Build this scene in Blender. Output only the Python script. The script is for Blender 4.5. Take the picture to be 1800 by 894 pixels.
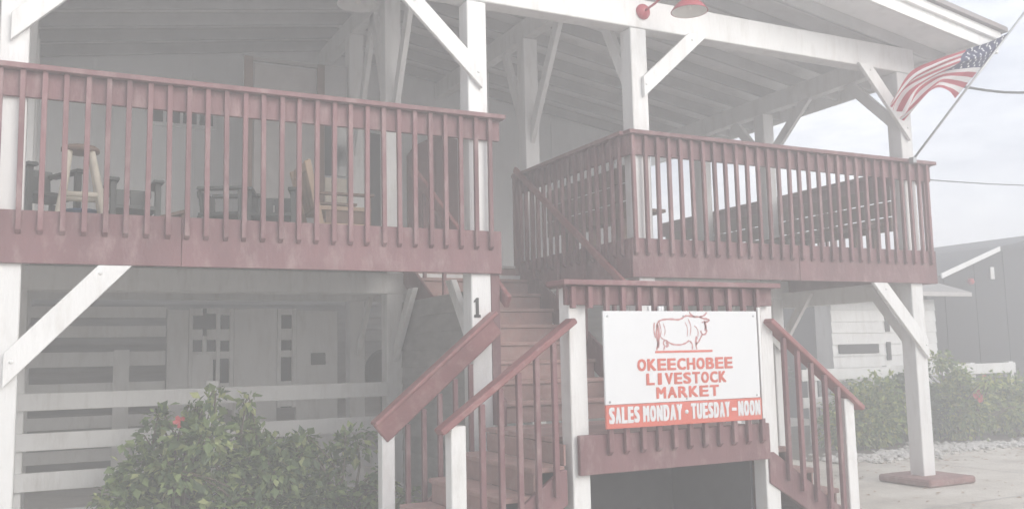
import bpy, bmesh, math, random
from mathutils import Vector, Matrix
random.seed(7)
sc = bpy.context.scene
for o in list(bpy.data.objects): bpy.data.objects.remove(o)
COL = sc.collection

# ------------------------------------------------------------------ camera
YAW, PIT, ROL = math.radians(26.702), math.radians(6.218), math.radians(-1.2216)
Fv = Vector((math.sin(YAW)*math.cos(PIT), math.cos(YAW)*math.cos(PIT), math.sin(PIT)))
Rv = Vector((math.cos(YAW), -math.sin(YAW), 0)); Uv = Rv.cross(Fv)
cr, sr = math.cos(ROL), math.sin(ROL)
R2 = cr*Rv + sr*Uv; U2 = -sr*Rv + cr*Uv
cam_d = bpy.data.cameras.new('camera'); cam = bpy.data.objects.new('camera', cam_d); COL.objects.link(cam)
cam_d.sensor_width = 36; cam_d.lens = 32.18; cam_d.clip_start = 0.05; cam_d.clip_end = 2000
M = Matrix((R2, U2, -Fv)).transposed().to_4x4(); M.translation = Vector((0, 0, 1.54)); cam.matrix_world = M
sc.camera = cam

# ------------------------------------------------------------------ sky, sun, exposure
SUN_EL, SUN_AZ = math.radians(24), math.radians(160)      # azimuth clockwise from +Y: behind the camera, slightly right
w = bpy.data.worlds.new('World'); sc.world = w; w.use_nodes = True
nt = w.node_tree; nt.nodes.clear()
def N(nt, t, **k):
    n = nt.nodes.new(t)
    for a, b in k.items():
        if a == 'inp':
            for i, v in b.items(): n.inputs[i].default_value = v
        else: setattr(n, a, b)
    return n
def ramp(nt, stops):
    n = nt.nodes.new('ShaderNodeValToRGB'); e = n.color_ramp.elements
    while len(e) < len(stops): e.new(0.5)
    for i, (p, c) in enumerate(stops):
        e[i].position = p; e[i].color = c if len(c) == 4 else (*c, 1)
    return n
sky = N(nt, 'ShaderNodeTexSky', sky_type='NISHITA', sun_disc=False, sun_elevation=SUN_EL, sun_rotation=SUN_AZ, air_density=1.0, dust_density=3.0, ozone_density=1.0)
tc = N(nt, 'ShaderNodeTexCoord'); mp = N(nt, 'ShaderNodeMapping', inp={'Scale': (1.0, 1.0, 3.2)})
n1 = N(nt, 'ShaderNodeTexNoise', inp={'Scale': 3.4, 'Detail': 6.0, 'Roughness': 0.6})
cl = ramp(nt, [(0.36, (3.8, 4.05, 4.65)), (0.5, (5.5, 5.7, 6.15)), (0.64, (7.7, 7.75, 7.85))])
mx = N(nt, 'ShaderNodeMix', data_type='RGBA', inp={'Factor': 0.86})
bg = N(nt, 'ShaderNodeBackground', inp={'Strength': 0.115}); wo = N(nt, 'ShaderNodeOutputWorld')
L = nt.links.new
L(tc.outputs['Generated'], mp.inputs['Vector']); L(mp.outputs[0], n1.inputs['Vector']); L(n1.outputs[0], cl.inputs[0])
L(sky.outputs[0], mx.inputs[6]); L(cl.outputs[0], mx.inputs[7]); L(mx.outputs[2], bg.inputs[0]); L(bg.outputs[0], wo.inputs[0])
sl = bpy.data.lights.new('sun', 'SUN'); sl.energy = 1.4; sl.angle = math.radians(40); sl.color = (1, 0.97, 0.93)
so = bpy.data.objects.new('sun', sl); COL.objects.link(so); so.location = (-5, -12, 20)
sd = Vector((math.sin(SUN_AZ)*math.cos(SUN_EL), math.cos(SUN_AZ)*math.cos(SUN_EL), math.sin(SUN_EL)))
so.rotation_euler = sd.to_track_quat('Z', 'Y').to_euler()
vs = sc.view_settings; vs.view_transform = 'Standard'; vs.look = 'None'; vs.exposure = 0.92; vs.gamma = 1
cy = sc.cycles; cy.use_denoising = True; cy.max_bounces = 7; cy.diffuse_bounces = 5; cy.volume_bounces = 1; cy.adaptive_threshold = 0.03; cy.transparent_max_bounces = 8
VEIL = 0.037  # density of the air volume that stands in for the lens veil

# ------------------------------------------------------------------ materials
def paint(name, col, var=0.12, scale=3.0, rough=0.6, bump=0.15, dirt=None, dirt_amt=0.3, grain=(1, 1, 1), metallic=0.0):
    m = bpy.data.materials.new(name); m.use_nodes = True; nt = m.node_tree; b = nt.nodes['Principled BSDF']; L = nt.links.new
    tc = N(nt, 'ShaderNodeTexCoord'); ge = N(nt, 'ShaderNodeNewGeometry')
    mp = N(nt, 'ShaderNodeMapping', inp={'Scale': grain}); L(ge.outputs['Position'], mp.inputs['Vector'])
    n = N(nt, 'ShaderNodeTexNoise', inp={'Scale': scale, 'Detail': 6.0, 'Roughness': 0.65}); L(mp.outputs[0], n.inputs['Vector'])
    c0 = [max(0, v*(1-var)) for v in col]; c1 = [min(1, v*(1+var)) for v in col]
    r = ramp(nt, [(0.3, c0), (0.7, c1)]); L(n.outputs[0], r.inputs[0]); out = r.outputs[0]
    oi = N(nt, 'ShaderNodeObjectInfo'); hv = N(nt, 'ShaderNodeHueSaturation')
    mr = N(nt, 'ShaderNodeMapRange', inp={'To Min': 1-var*.7, 'To Max': 1+var*.7}); L(oi.outputs['Random'], mr.inputs[0]); L(mr.outputs[0], hv.inputs['Value'])
    L(out, hv.inputs['Color']); out = hv.outputs[0]
    if dirt:
        n2 = N(nt, 'ShaderNodeTexNoise', inp={'Scale': scale*2.7, 'Detail': 8.0, 'Roughness': 0.7}); L(mp.outputs[0], n2.inputs['Vector'])
        r2 = ramp(nt, [(0.5, (0, 0, 0)), (0.72, (dirt_amt,)*3)]); L(n2.outputs[0], r2.inputs[0])
        mi = N(nt, 'ShaderNodeMix', data_type='RGBA'); L(r2.outputs[0], mi.inputs[0]); L(out, mi.inputs[6]); mi.inputs[7].default_value = (*dirt, 1); out = mi.outputs[2]
    L(out, b.inputs['Base Color'])
    b.inputs['Roughness'].default_value = rough; b.inputs['Metallic'].default_value = metallic
    if bump:
        n3 = N(nt, 'ShaderNodeTexNoise', inp={'Scale': scale*14, 'Detail': 4.0}); L(mp.outputs[0], n3.inputs['Vector'])
        bp = N(nt, 'ShaderNodeBump', inp={'Strength': bump, 'Distance': 0.01}); L(n3.outputs[0], bp.inputs['Height']); L(bp.outputs[0], b.inputs['Normal'])
    return m
def leafmat(name, stops, rough=0.5, trans=0.25):
    m = bpy.data.materials.new(name); m.use_nodes = True; nt = m.node_tree; b = nt.nodes['Principled BSDF']; L = nt.links.new
    ge = N(nt, 'ShaderNodeNewGeometry'); r = ramp(nt, stops); L(ge.outputs['Random Per Island'], r.inputs[0]); L(r.outputs[0], b.inputs['Base Color'])
    b.inputs['Roughness'].default_value = rough
    tr = N(nt, 'ShaderNodeBsdfTranslucent'); L(r.outputs[0], tr.inputs[0])
    ms = N(nt, 'ShaderNodeMixShader', inp={0: trans}); o = nt.nodes['Material Output']
    L(b.outputs[0], ms.inputs[1]); L(tr.outputs[0], ms.inputs[2]); L(ms.outputs[0], o.inputs[0])
    return m
MT = {}
MT['white'] = paint('white_paint', (0.77, 0.77, 0.76), 0.05, 2.0, 0.55, 0.3, (0.45, 0.42, 0.38), 0.4, (1.6, 1.6, 0.35))
MT['red'] = paint('barn_red_paint', (0.20, 0.10, 0.105), 0.2, 2.5, 0.65, 0.35, (0.40, 0.30, 0.29), 0.6, (1, 1, 0.4))
MT['redh'] = paint('handrail_red_paint', (0.26, 0.10, 0.10), 0.16, 3, 0.5, 0.25, (0.42, 0.28, 0.26), 0.55)
MT['tread'] = paint('worn_red_tread', (0.36, 0.22, 0.20), 0.2, 4, 0.7, 0.3, (0.40, 0.34, 0.31), 0.6)
MT['deck'] = paint('deck_boards', (0.55, 0.52, 0.49), 0.2, 4, 0.75, 0.3)
MT['ceil'] = paint('ceiling_white_boards', (0.82, 0.82, 0.82), 0.07, 1.6, 0.7, 0.15, (0.45, 0.44, 0.43), 0.3)
MT['rafter'] = paint('rafter_timber', (0.50, 0.50, 0.50), 0.12, 2, 0.75, 0.2)
MT['eave'] = paint('weathered_eave', (0.46, 0.44, 0.43), 0.1, 4, 0.75, 0.2)
MT['wall'] = paint('painted_wall', (0.82, 0.83, 0.83), 0.05, 0.8, 0.7, 0.1, (0.48, 0.48, 0.46), 0.25, (1, 1, 0.4))
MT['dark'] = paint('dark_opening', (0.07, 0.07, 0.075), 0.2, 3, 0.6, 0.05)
MT['glass'] = paint('dark_window_glass', (0.055, 0.06, 0.065), 0.1, 2, 0.12, 0)
MT['tan'] = paint('tan_wood', (0.42, 0.30, 0.21), 0.16, 5, 0.6, 0.2, None, 0, (1, 1, 0.25))
MT['pale'] = paint('pale_peeled_wood', (0.66, 0.60, 0.50), 0.14, 7, 0.65, 0.25)
MT['brown'] = paint('brown_wood', (0.20, 0.13, 0.10), 0.2, 5, 0.65, 0.2)
MT['char'] = paint('charcoal_resin', (0.085, 0.09, 0.085), 0.15, 4, 0.5, 0.05)
MT['blue'] = paint('blue_plastic', (0.10, 0.16, 0.30), 0.1, 4, 0.4, 0)
MT['roof'] = paint('roof_metal', (0.27, 0.25, 0.25), 0.12, 2, 0.5, 0.1, (0.2, 0.13, 0.10), 0.5, (0.4, 3, 1), 0.3)
MT['maroon'] = paint('maroon_door', (0.20, 0.07, 0.07), 0.12, 3, 0.5, 0.1)
MT['siding'] = paint('dark_board_siding', (0.36, 0.35, 0.34), 0.18, 3, 0.75, 0.25, None, 0, (0.4, 1, 3))
MT['signw'] = paint('sign_white', (0.74, 0.75, 0.76), 0.015, 2, 0.3, 0)
MT['signr'] = paint('sign_red', (0.62, 0.15, 0.11), 0.05, 6, 0.4, 0)
MT['letterw'] = paint('sign_letter_white', (0.74, 0.75, 0.76), 0.015, 2, 0.3, 0)
MT['signl'] = paint('sign_drawing', (0.50, 0.24, 0.24), 0.1, 30, 0.4, 0)
MT['black'] = paint('black_paint', (0.02, 0.02, 0.02), 0.1, 5, 0.4, 0)
MT['enamel'] = paint('red_enamel', (0.42, 0.06, 0.08), 0.06, 5, 0.25, 0)
MT['cream'] = paint('lamp_inner_white', (0.75, 0.72, 0.68), 0.03, 5, 0.4, 0)
MT['steel'] = paint('grey_steel', (0.40, 0.41, 0.42), 0.1, 5, 0.4, 0.05, None, 0, (1, 1, 1), 0.6)
MT['slab'] = paint('red_concrete', (0.29, 0.15, 0.14), 0.18, 5, 0.8, 0.3, (0.42, 0.34, 0.31), 0.6)
MT['barn'] = paint('barn_charcoal_steel', (0.03, 0.032, 0.038), 0.16, 1.2, 0.55, 0.05, None, 0, (3, 3, 0.3))
MT['shingle'] = paint('grey_shingle', (0.30, 0.29, 0.28), 0.18, 6, 0.85, 0.3)
MT['soil'] = paint('soil', (0.15, 0.125, 0.10), 0.3, 3, 0.95, 0.6)
MT['stone'] = paint('pale_stone', (0.62, 0.60, 0.57), 0.25, 5, 0.85, 0.3)
MT['bark'] = paint('twig_bark', (0.16, 0.13, 0.10), 0.2, 12, 0.85, 0.3)
MT['petal'] = paint('red_petal', (0.46, 0.07, 0.08), 0.12, 20, 0.5, 0)
MT['cable'] = paint('black_cable', (0.03, 0.03, 0.03), 0.05, 5, 0.5, 0)
MT['leafL'] = leafmat('leaf_broad', [(0.0, (0.08, 0.13, 0.06)), (0.45, (0.17, 0.24, 0.10)), (0.8, (0.28, 0.37, 0.14)), (1.0, (0.50, 0.54, 0.25))])
MT['leafR'] = leafmat('leaf_hibiscus', [(0.0, (0.07, 0.13, 0.03)), (0.5, (0.19, 0.28, 0.07)), (1.0, (0.48, 0.50, 0.15))])
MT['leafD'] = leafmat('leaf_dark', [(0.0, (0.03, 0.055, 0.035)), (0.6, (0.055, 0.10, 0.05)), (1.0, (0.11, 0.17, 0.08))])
MT['palm'] = leafmat('palm_leaf', [(0.0, (0.04, 0.09, 0.04)), (1.0, (0.10, 0.17, 0.06))])
# concrete yard: sandy concrete with stains and fine aggregate
def concrete():
    m = bpy.data.materials.new('yard_concrete'); m.use_nodes = True; nt = m.node_tree; b = nt.nodes['Principled BSDF']; L = nt.links.new
    ge = N(nt, 'ShaderNodeNewGeometry')
    a = N(nt, 'ShaderNodeTexNoise', inp={'Scale': 1.1, 'Detail': 9.0, 'Roughness': 0.66}); L(ge.outputs['Position'], a.inputs['Vector'])
    r = ramp(nt, [(0.32, (0.48, 0.44, 0.385)), (0.5, (0.64, 0.595, 0.525)), (0.68, (0.74, 0.70, 0.63))]); L(a.outputs[0], r.inputs[0])
    f = N(nt, 'ShaderNodeTexNoise', inp={'Scale': 45.0, 'Detail': 5.0, 'Roughness': 0.8}); L(ge.outputs['Position'], f.inputs['Vector'])
    rf = ramp(nt, [(0.3, (0.72, 0.72, 0.72)), (0.65, (1.08, 1.08, 1.08))]); L(f.outputs[0], rf.inputs[0])
    mu = N(nt, 'ShaderNodeMix', data_type='RGBA', blend_type='MULTIPLY', inp={'Factor': 1.0}); L(r.outputs[0], mu.inputs[6]); L(rf.outputs[0], mu.inputs[7])
    L(mu.outputs[2], b.inputs['Base Color']); b.inputs['Roughness'].default_value = 0.9
    bp = N(nt, 'ShaderNodeBump', inp={'Strength': 0.4, 'Distance': 0.01}); L(f.outputs[0], bp.inputs['Height']); L(bp.outputs[0], b.inputs['Normal'])
    return m
MT['concrete'] = concrete()

# ------------------------------------------------------------------ builders
WL = {}
def tag(o, label, cat, group=None):
    o['label'] = label; o['category'] = cat
    if group: o['group'] = group
    return o
def thing(name, loc, label=None, cat=None, group=None):
    o = bpy.data.objects.new(name, None); o.empty_display_size = 0.2; COL.objects.link(o); o.location = loc; WL[o] = Vector(loc)
    if label: tag(o, label, cat, group)
    return o
def obj(name, me, mat, parent=None, loc=(0, 0, 0), rot=None):
    """mesh object at world location loc; parents here carry no rotation"""
    o = bpy.data.objects.new(name, me); COL.objects.link(o); loc = Vector(loc); WL[o] = loc
    if mat is not None and not me.materials: me.materials.append(MT[mat] if isinstance(mat, str) else mat)
    if parent: o.parent = parent; o.location = loc - WL[parent]
    else: o.location = loc
    if rot: o.rotation_euler = rot
    return o
def mesh_from(v, f, name='m', smooth=False):
    me = bpy.data.meshes.new(name); me.from_pydata([tuple(p) for p in v], [], f); me.update()
    if smooth:
        for p in me.polygons: p.use_smooth = True
    return me
def cham(v8, b):
    """chamfered hexahedron from 8 corners (bottom 4 ccw, top 4 ccw)"""
    bm = bmesh.new(); vs_ = [bm.verts.new(p) for p in v8]
    for q in ((3, 2, 1, 0), (4, 5, 6, 7), (0, 1, 5, 4), (1, 2, 6, 5), (2, 3, 7, 6), (3, 0, 4, 7)): bm.faces.new([vs_[i] for i in q])
    if b > 0: bmesh.ops.bevel(bm, geom=list(bm.edges), offset=b, segments=1, affect='EDGES')
    bmesh.ops.recalc_face_normals(bm, faces=bm.faces)
    me = bpy.data.meshes.new('box'); bm.to_mesh(me); bm.free(); return me
def boxmesh(sx, sy, sz, b=0.004):
    x, y, z = sx/2, sy/2, sz/2
    return cham([(-x, -y, -z), (x, -y, -z), (x, y, -z), (-x, y, -z), (-x, -y, z), (x, -y, z), (x, y, z), (-x, y, z)], min(b, sx*.3, sy*.3, sz*.3))
def box(name, x0, x1, y0, y1, z0, z1, mat, parent=None, b=0.004):
    return obj(name, boxmesh(x1-x0, y1-y0, z1-z0, b), mat, parent, ((x0+x1)/2, (y0+y1)/2, (z0+z1)/2))
def prism(name, poly, axis, a0, a1, mat, parent=None, b=0.004):
    """extrude a polygon; axis 'y': poly in (x,z); axis 'x': poly in (y,z); axis 'z': poly in (x,y)"""
    cx = sum(p[0] for p in poly)/len(poly); cz = sum(p[1] for p in poly)/len(poly); n = len(poly); v = []
    for a in (-(a1-a0)/2, (a1-a0)/2):
        for p in poly:
            if axis == 'y': v.append((p[0]-cx, a, p[1]-cz))
            elif axis == 'x': v.append((a, p[0]-cx, p[1]-cz))
            else: v.append((p[0]-cx, p[1]-cz, a))
    f = [tuple(range(n)), tuple(range(2*n-1, n-1, -1))] + [(i, i+n, (i+1) % n+n, (i+1) % n) for i in range(n)]
    bm = bmesh.new(); vv = [bm.verts.new(p) for p in v]
    for q in f: bm.faces.new([vv[i] for i in q])
    bmesh.ops.recalc_face_normals(bm, faces=bm.faces)
    if b: bmesh.ops.bevel(bm, geom=list(bm.edges), offset=b, segments=1, affect='EDGES')
    me = bpy.data.meshes.new('prism'); bm.to_mesh(me); bm.free(); am = (a0+a1)/2
    return obj(name, me, mat, parent, {'y': (cx, am, cz), 'x': (am, cx, cz), 'z': (cx, cz, am)}[axis])
def barmesh(d, wd, ht, up=(0, 0, 1), b=0.004):
    d = Vector(d); n = d.normalized(); s = n.cross(Vector(up)).normalized(); u = s.cross(n).normalized(); v = []
    for k in (-.5, .5):
        for (a, c) in ((-1, -1), (1, -1), (1, 1), (-1, 1)): v.append(d*k + s*(a*wd/2) + u*(c*ht/2))
    return cham(v, min(b, wd*.3, ht*.3))
def bar(name, p0, p1, wd, ht, mat, parent=None, up=(0, 0, 1), b=0.004):
    p0 = Vector(p0); p1 = Vector(p1); return obj(name, barmesh(p1-p0, wd, ht, up, b), mat, parent, (p0+p1)/2)
def tubemesh(pts, radii, seg=8, cap=True):
    pts = [Vector(p) for p in pts]; v = []; f = []; prev = None
    for i, p in enumerate(pts):
        t = (pts[min(i+1, len(pts)-1)]-pts[max(i-1, 0)]).normalized()
        s = t.cross(Vector((0, 0, 1)) if abs(t.z) < .95 else Vector((1, 0, 0))).normalized()
        if prev is not None:
            s = prev - t*prev.dot(t); s.normalize()
        prev = s; u = t.cross(s); r = radii[i] if isinstance(radii, (list, tuple)) else radii
        for k in range(seg):
            a = 2*math.pi*k/seg; v.append(p + s*math.cos(a)*r + u*math.sin(a)*r)
    for i in range(len(pts)-1):
        for k in range(seg): f.append((i*seg+k, i*seg+(k+1) % seg, (i+1)*seg+(k+1) % seg, (i+1)*seg+k))
    if cap: f.append(tuple(range(seg-1, -1, -1))); f.append(tuple((len(pts)-1)*seg+k for k in range(seg)))
    return mesh_from(v, f, 'tube', True)
def tube(name, pts, r, mat, parent=None, seg=8):
    c = Vector(pts[0]); return obj(name, tubemesh([Vector(p)-c for p in pts], r, seg), mat, parent, c)
def lathe(name, prof, mat, parent, loc, seg=28, rot=None):
    v = []; f = []
    for (r, z) in prof:
        for k in range(seg): a = 2*math.pi*k/seg; v.append((r*math.cos(a), r*math.sin(a), z))
    for i in range(len(prof)-1):
        for k in range(seg): f.append((i*seg+k, i*seg+(k+1) % seg, (i+1)*seg+(k+1) % seg, (i+1)*seg+k))
    return obj(name, mesh_from(v, f, 'lathe', True), mat, parent, loc, rot)
def textmesh(s, size, bold=0.0, align='CENTER', ext=0.002, sx=1.0):
    c = bpy.data.curves.new('t', 'FONT'); c.body = s; c.size = size; c.offset = bold; c.extrude = ext; c.align_x = align; c.resolution_u = 3
    o = bpy.data.objects.new('t', c); COL.objects.link(o); dg = bpy.context.evaluated_depsgraph_get(); dg.update()
    me = bpy.data.meshes.new_from_object(o.evaluated_get(dg)); bpy.data.objects.remove(o); bpy.data.curves.remove(c)
    for v in me.vertices: v.co = (v.co.x*sx, -v.co.z, v.co.y)          # stands upright, faces -Y
    me.materials.clear(); return me

# ------------------------------------------------------------------ ground
def sheet(name, x0, x1, y0, y1, z, mat, kind='structure', nx=1, ny=1):
    v = [(x0+(x1-x0)*i/nx, y0+(y1-y0)*j/ny, z) for j in range(ny+1) for i in range(nx+1)]
    f = [(j*(nx+1)+i, j*(nx+1)+i+1, (j+1)*(nx+1)+i+1, (j+1)*(nx+1)+i) for j in range(ny) for i in range(nx)]
    o = obj(name, mesh_from(v, f), mat); o['kind'] = kind; return o
g = sheet('ground', -50, 70, -45, 55, 0.0, 'concrete'); g['label'] = 'pale sandy concrete yard around the porch'
for k, x in enumerate((6.9, 10.4, 13.9)): j = sheet('paving_joint', x-.007, x+.007, -20, 9.2, .004, 'siding'); j['label'] = 'dark control joint in the concrete yard'
j = sheet('paving_joint', 5.5, 30, 6.2, 6.214, .008, 'siding'); j['label'] = 'dark control joint in the concrete yard'
# planting bed with ragged edge
def bed(name, pts, z, mat, label):
    me = mesh_from([(x, y, z) for x, y in pts], [tuple(range(len(pts)))]); o = obj(name, me, mat); o['kind'] = 'structure'; o['label'] = label
bed('soil_bed', [(-4.5, 8.0), (-1, 7.9), (1.2, 7.85), (3.0, 7.9), (3.2, 8.4), (3.2, 9.3), (-4.5, 9.4)], 0.004, 'soil', 'dark planting bed under the deck')
bed('landing_shade', [(3.36, 5.95), (5.1, 5.95), (5.1, 6.99), (3.36, 6.99)], .004, 'soil', 'dark sheet added as shade under the stair landing')  # dark colour stands in for the shade below the landing
bed('planting_bed', [(9.3, 9.55), (10.6, 9.75), (12, 9.7), (13.4, 9.35), (15.2, 9.05), (19, 8.6), (26, 8.2), (26, 14), (9.3, 14)], 0.004, 'soil', 'planting bed with hibiscus by the yard edge')

# ------------------------------------------------------------------ the porch building
B = thing('porch_building', (3.37, 7.42, 0), 'two storey white timber porch building with red railings and gable roof', 'building')
PX = [-3.97, -0.305, 3.372, 5.145, 8.90]; PY = [7.415, 9.70, 11.1]
DECK, FB, FT = 2.58, 2.252, 2.63          # deck floor, fascia bottom and top
CAPZ, BANDB = 3.68, 3.45
BEAMB, BEAMT = 4.75, 5.05
RIDGE_X, SLOPE, EAVE_R, EAVE_L = 3.37, 0.153, 9.75, -4.6
def roofz(x): return 5.05 + SLOPE*(9 - RIDGE_X) - SLOPE*abs(x-RIDGE_X)      # rafter underside
hw = 0.095
posts = {}
for j, y in enumerate(PY):
    for i, x in enumerate(PX):
        p = box('post', x-hw, x+hw, y-hw, y+hw, 0.0, BEAMB-.002 if j < 1 else roofz(x)-.255, 'white', B, 0.008); posts[i, j] = p
# concrete pad of the corner post
box('footing_pad', 8.55, 9.30, 7.04, 7.75, 0.004, 0.085, 'slab', B, 0.02)
# house number on the post by the stairs
o = prism('house_number', [(3.298, 1.868), (3.358, 1.868), (3.358, 1.89), (3.342, 1.892), (3.342, 2.04), (3.322, 2.04), (3.296, 2.012), (3.296, 2.0), (3.314, 2.004), (3.314, 1.892), (3.298, 1.89)], 'y', 7.312, 7.3185, 'black', posts[2, 0], 0)
# beams
box('beam', -4.55, 9.10, 7.31, 7.50, BEAMB, BEAMT, 'white', B, 0.008)
for x in PX:
    zt = roofz(x)-.004 if x != PX[2] else roofz(x)-.01
    box('beam', x-.07, x+.07, 7.503, 12.58, zt-.24, zt, 'white', B, 0.006)
    box('stub_post', x-.07, x+.07, 7.34, 7.48, BEAMT+.002, roofz(x)-.004, 'white', B) if roofz(x) > BEAMT+.1 else None
# beams below the deck
for y in PY[1:]: box('beam', -4.5, 9.1, y-.115, y-.097, 2.23, 2.46, 'white', B, 0.006); 
for y in (PY[1],): box('beam', -4.5, 9.1, y+.097, y+.115, 2.23, 2.46, 'white', B, 0.006)
for ya, yb in ((7.52, PY[1]-.12), (PY[1]+.12, PY[2]-.12), (PY[2]+.1, 12.5)): box('beam', 8.96, 9.08, ya, yb, 2.09, 2.30, 'white', B, .006)
# knee braces, plank lapped on the front of the posts
def kbx(x0, z0, x1, z1, wdt, y0, y1, flat='top', parent=B):
    """plank in the X-Z plane from (x0,z0) low to (x1,z1) high, square cut low, level cut high"""
    d = Vector((x1-x0, z1-z0)); L_ = d.length; n = d/L_; s = Vector((-n.y, n.x))*wdt/2
    k = (wdt/2)*abs(n.x)/max(abs(n.y), .05)
    a = Vector((x0, z0)); b = Vector((x1, z1))
    def lev(q):                                  # slide along n until height == z1
        return q + n*((z1-q.y)/n.y)
    def ver(q):                                  # slide along n until x == x0
        return q + n*((x0-q.x)/n.x)
    return prism('knee_brace', [tuple(ver(a+s)), tuple(lev(b+s)), tuple(lev(b-s)), tuple(ver(a-s))], 'y', y0, y1, 'white', parent, 0.004)
def kby(y0, z0, y1, z1, wdt, xa, xb):
    d = Vector((y1-y0, z1-z0)); n = d.normalized(); s = Vector((-n.y, n.x))*wdt/2; a = Vector((y0, z0)); b = Vector((y1, z1))
    def lev(q): return q + n*((z1-q.y)/n.y)
    def ver(q): return q + n*((y0-q.x)/n.x)
    return prism('knee_brace', [tuple(ver(a+s)), tuple(lev(b+s)), tuple(lev(b-s)), tuple(ver(a-s))], 'x', xa, xb, 'white', B, 0.004)
fy = (7.272, 7.316)
kbx(-0.33, 3.96, 0.47, BEAMB+.02, .145, *fy)
kbx(3.40, 4.03, 2.62, BEAMB+.02, .155, *fy)
kbx(5.16, 4.14, 5.86, BEAMB+.02, .155, *fy)
kbx(8.91, 4.03, 8.24, BEAMB+.02, .150, *fy)
kbx(-0.30, 1.50, 0.40, FB-.003, .165, *fy)
kbx(8.97, 1.50, 8.26, FB-.003, .160, *fy)
for (bx_, bz) in ((3.36, 4.07), (5.19, 4.17), (8.87, 4.07), (-.25, 1.56), (8.93, 1.55), (2.75, 4.64), (5.78, 4.70), (8.32, 4.70), (.30, 2.19), (8.34, 2.18)):
    lathe('bolt', [(0, .010), (.010, .009), (.014, .003), (.016, 0)], 'white', B, (bx_, 7.2725, bz), 10, (math.pi/2, 0, 0))
for i, x in enumerate(PX):                       # depth-wise braces
    zb_ = roofz(x)-.25
    for j, y in enumerate(PY):
        if j == 0:
            if i != 2: kby(y+hw, 4.20, y+hw+.62, zb_, .13, x-.03, x+.03)
        else:
            if j == 1 or i == 2: kby(y-hw, 4.20, y-hw-.72, zb_, .13, x-.03, x+.03)
            if j == 1: kby(y+hw, 4.25, y+hw+.5, zb_, .13, x-.03, x+.03)
    if i in (2, 4): kby(PY[0]+hw, 1.62, PY[0]+hw+.5, FB, .12, x-.03, x+.03)
    kby(PY[1]-.12, 1.58, PY[1]-.12-.55, FB, .12, x-.03, x+.03)
    kby(PY[2]-.12, 1.62, PY[2]-.12-.5, FB, .09, x-.025, x+.025)
for x, sgn in ((PX[4], -1), (PX[3], 1)):
    y = PY[1]; kbx(x+sgn*.0, 1.55, x+sgn*.72, 2.228, .13, y-.16, y-.117)

# roof
roof = prism('roof', [(EAVE_L, roofz(EAVE_L)+.15), (RIDGE_X, roofz(RIDGE_X)+.15), (EAVE_R, roofz(EAVE_R)+.15), (EAVE_R, roofz(EAVE_R)+.172), (RIDGE_X, roofz(RIDGE_X)+.172), (EAVE_L, roofz(EAVE_L)+.172)], 'y', 6.72, 13.6, 'ceil', B, 0)
def slopebar(name, xa, xb, ya, yb, lo, hi, mat):
    return prism(name, [(xa, roofz(xa)+lo), (xb, roofz(xb)+lo), (xb, roofz(xb)+hi), (xa, roofz(xa)+hi)], 'y', ya, yb, mat, roof, 0.003)
y = 7.36
while y < 12.6:
    slopebar('rafter', EAVE_L+.05, RIDGE_X-.001, y-.026, y+.026, 0, .148, 'rafter')
    slopebar('rafter', RIDGE_X+.001, EAVE_R-.05, y-.026, y+.026, 0, .148, 'rafter')
    y += 0.575
for xa, xb in ((EAVE_L, RIDGE_X-.001), (RIDGE_X+.001, EAVE_R)):
    slopebar('barge_board', xa, xb, 6.675, 6.717, -.04, .185, 'white')
    slopebar('roof_trim', xa, xb, 6.63, 6.673, .10, .20, 'white')
# ribbed metal roofing
def ribbed(xa, xb):
    n = 60; v = []; f = []
    ys = []; y = 6.58
    while y < 13.65: ys += [(y, 0), (y+.17, 0), (y+.185, .018), (y+.215, .018), (y+.23, 0)]; y += .23
    for (yy, h) in ys:
        for x in (xa, xb): v.append((x, yy, roofz(x)+.258+h)); 
    m = len(ys)
    for i in range(m-1): f.append((2*i, 2*i+1, 2*i+3, 2*i+2))
    off = len(v); v += [(a, b_, c-.055) for a, b_, c in v]
    for i in range(m-1): f.append((off+2*i, off+2*i+2, off+2*i+3, off+2*i+1))
    f += [(0, off, off+1, 1), (2*m-2, 2*m-1, off+2*m-1, off+2*m-2)]
    for i in range(m-1): f += [(2*i, 2*i+2, off+2*i+2, off+2*i), (2*i+1, off+2*i+1, off+2*i+3, 2*i+3)]
    return mesh_from(v, f)
obj('metal_sheet', ribbed(EAVE_L-.05, RIDGE_X-.002), 'roof', roof, (0, 0, 0)); obj('metal_sheet', ribbed(RIDGE_X+.002, EAVE_R+.06), 'roof', roof, (0, 0, 0))
box('eave_board', EAVE_R-.05, EAVE_R-.01, 6.72, 13.55, roofz(EAVE_R)-.03, roofz(EAVE_R)+.145, 'white', roof)

# deck: boards run into the building, joists below, red fascia
deck = box('deck', -4.5, 3.46, 7.33, 7.36, 2.46, DECK-.036, 'white', B); box('rim_joist', 4.99, 9.16, 7.33, 7.36, 2.46, DECK-.036, 'white', deck)
x = -4.5
plank = {}
while x < 9.15:
    if x+.138 < 3.50 or x > 5.02: ya, yb = 7.325, 12.6
    else: ya, yb = 9.66, 12.6
    key = yb-ya
    if key not in plank: plank[key] = boxmesh(.138, yb-ya, .034, .003)
    obj('deck_board', plank[key], 'deck', deck, (x+.069, (ya+yb)/2, DECK-.017)); x += .143
jm = {}
y = 7.75
while y < 12.5:
    segs = ((-4.5, 9.15),) if y > 9.72 else ((-4.5, 3.46), (4.99, 9.15))
    for a, b_ in segs:
        if b_-a not in jm: jm[b_-a] = boxmesh(b_-a, .04, .075, .003)
        obj('joist', jm[b_-a], 'ceil', deck, ((a+b_)/2, y, DECK-.075))
    y += .42

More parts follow.
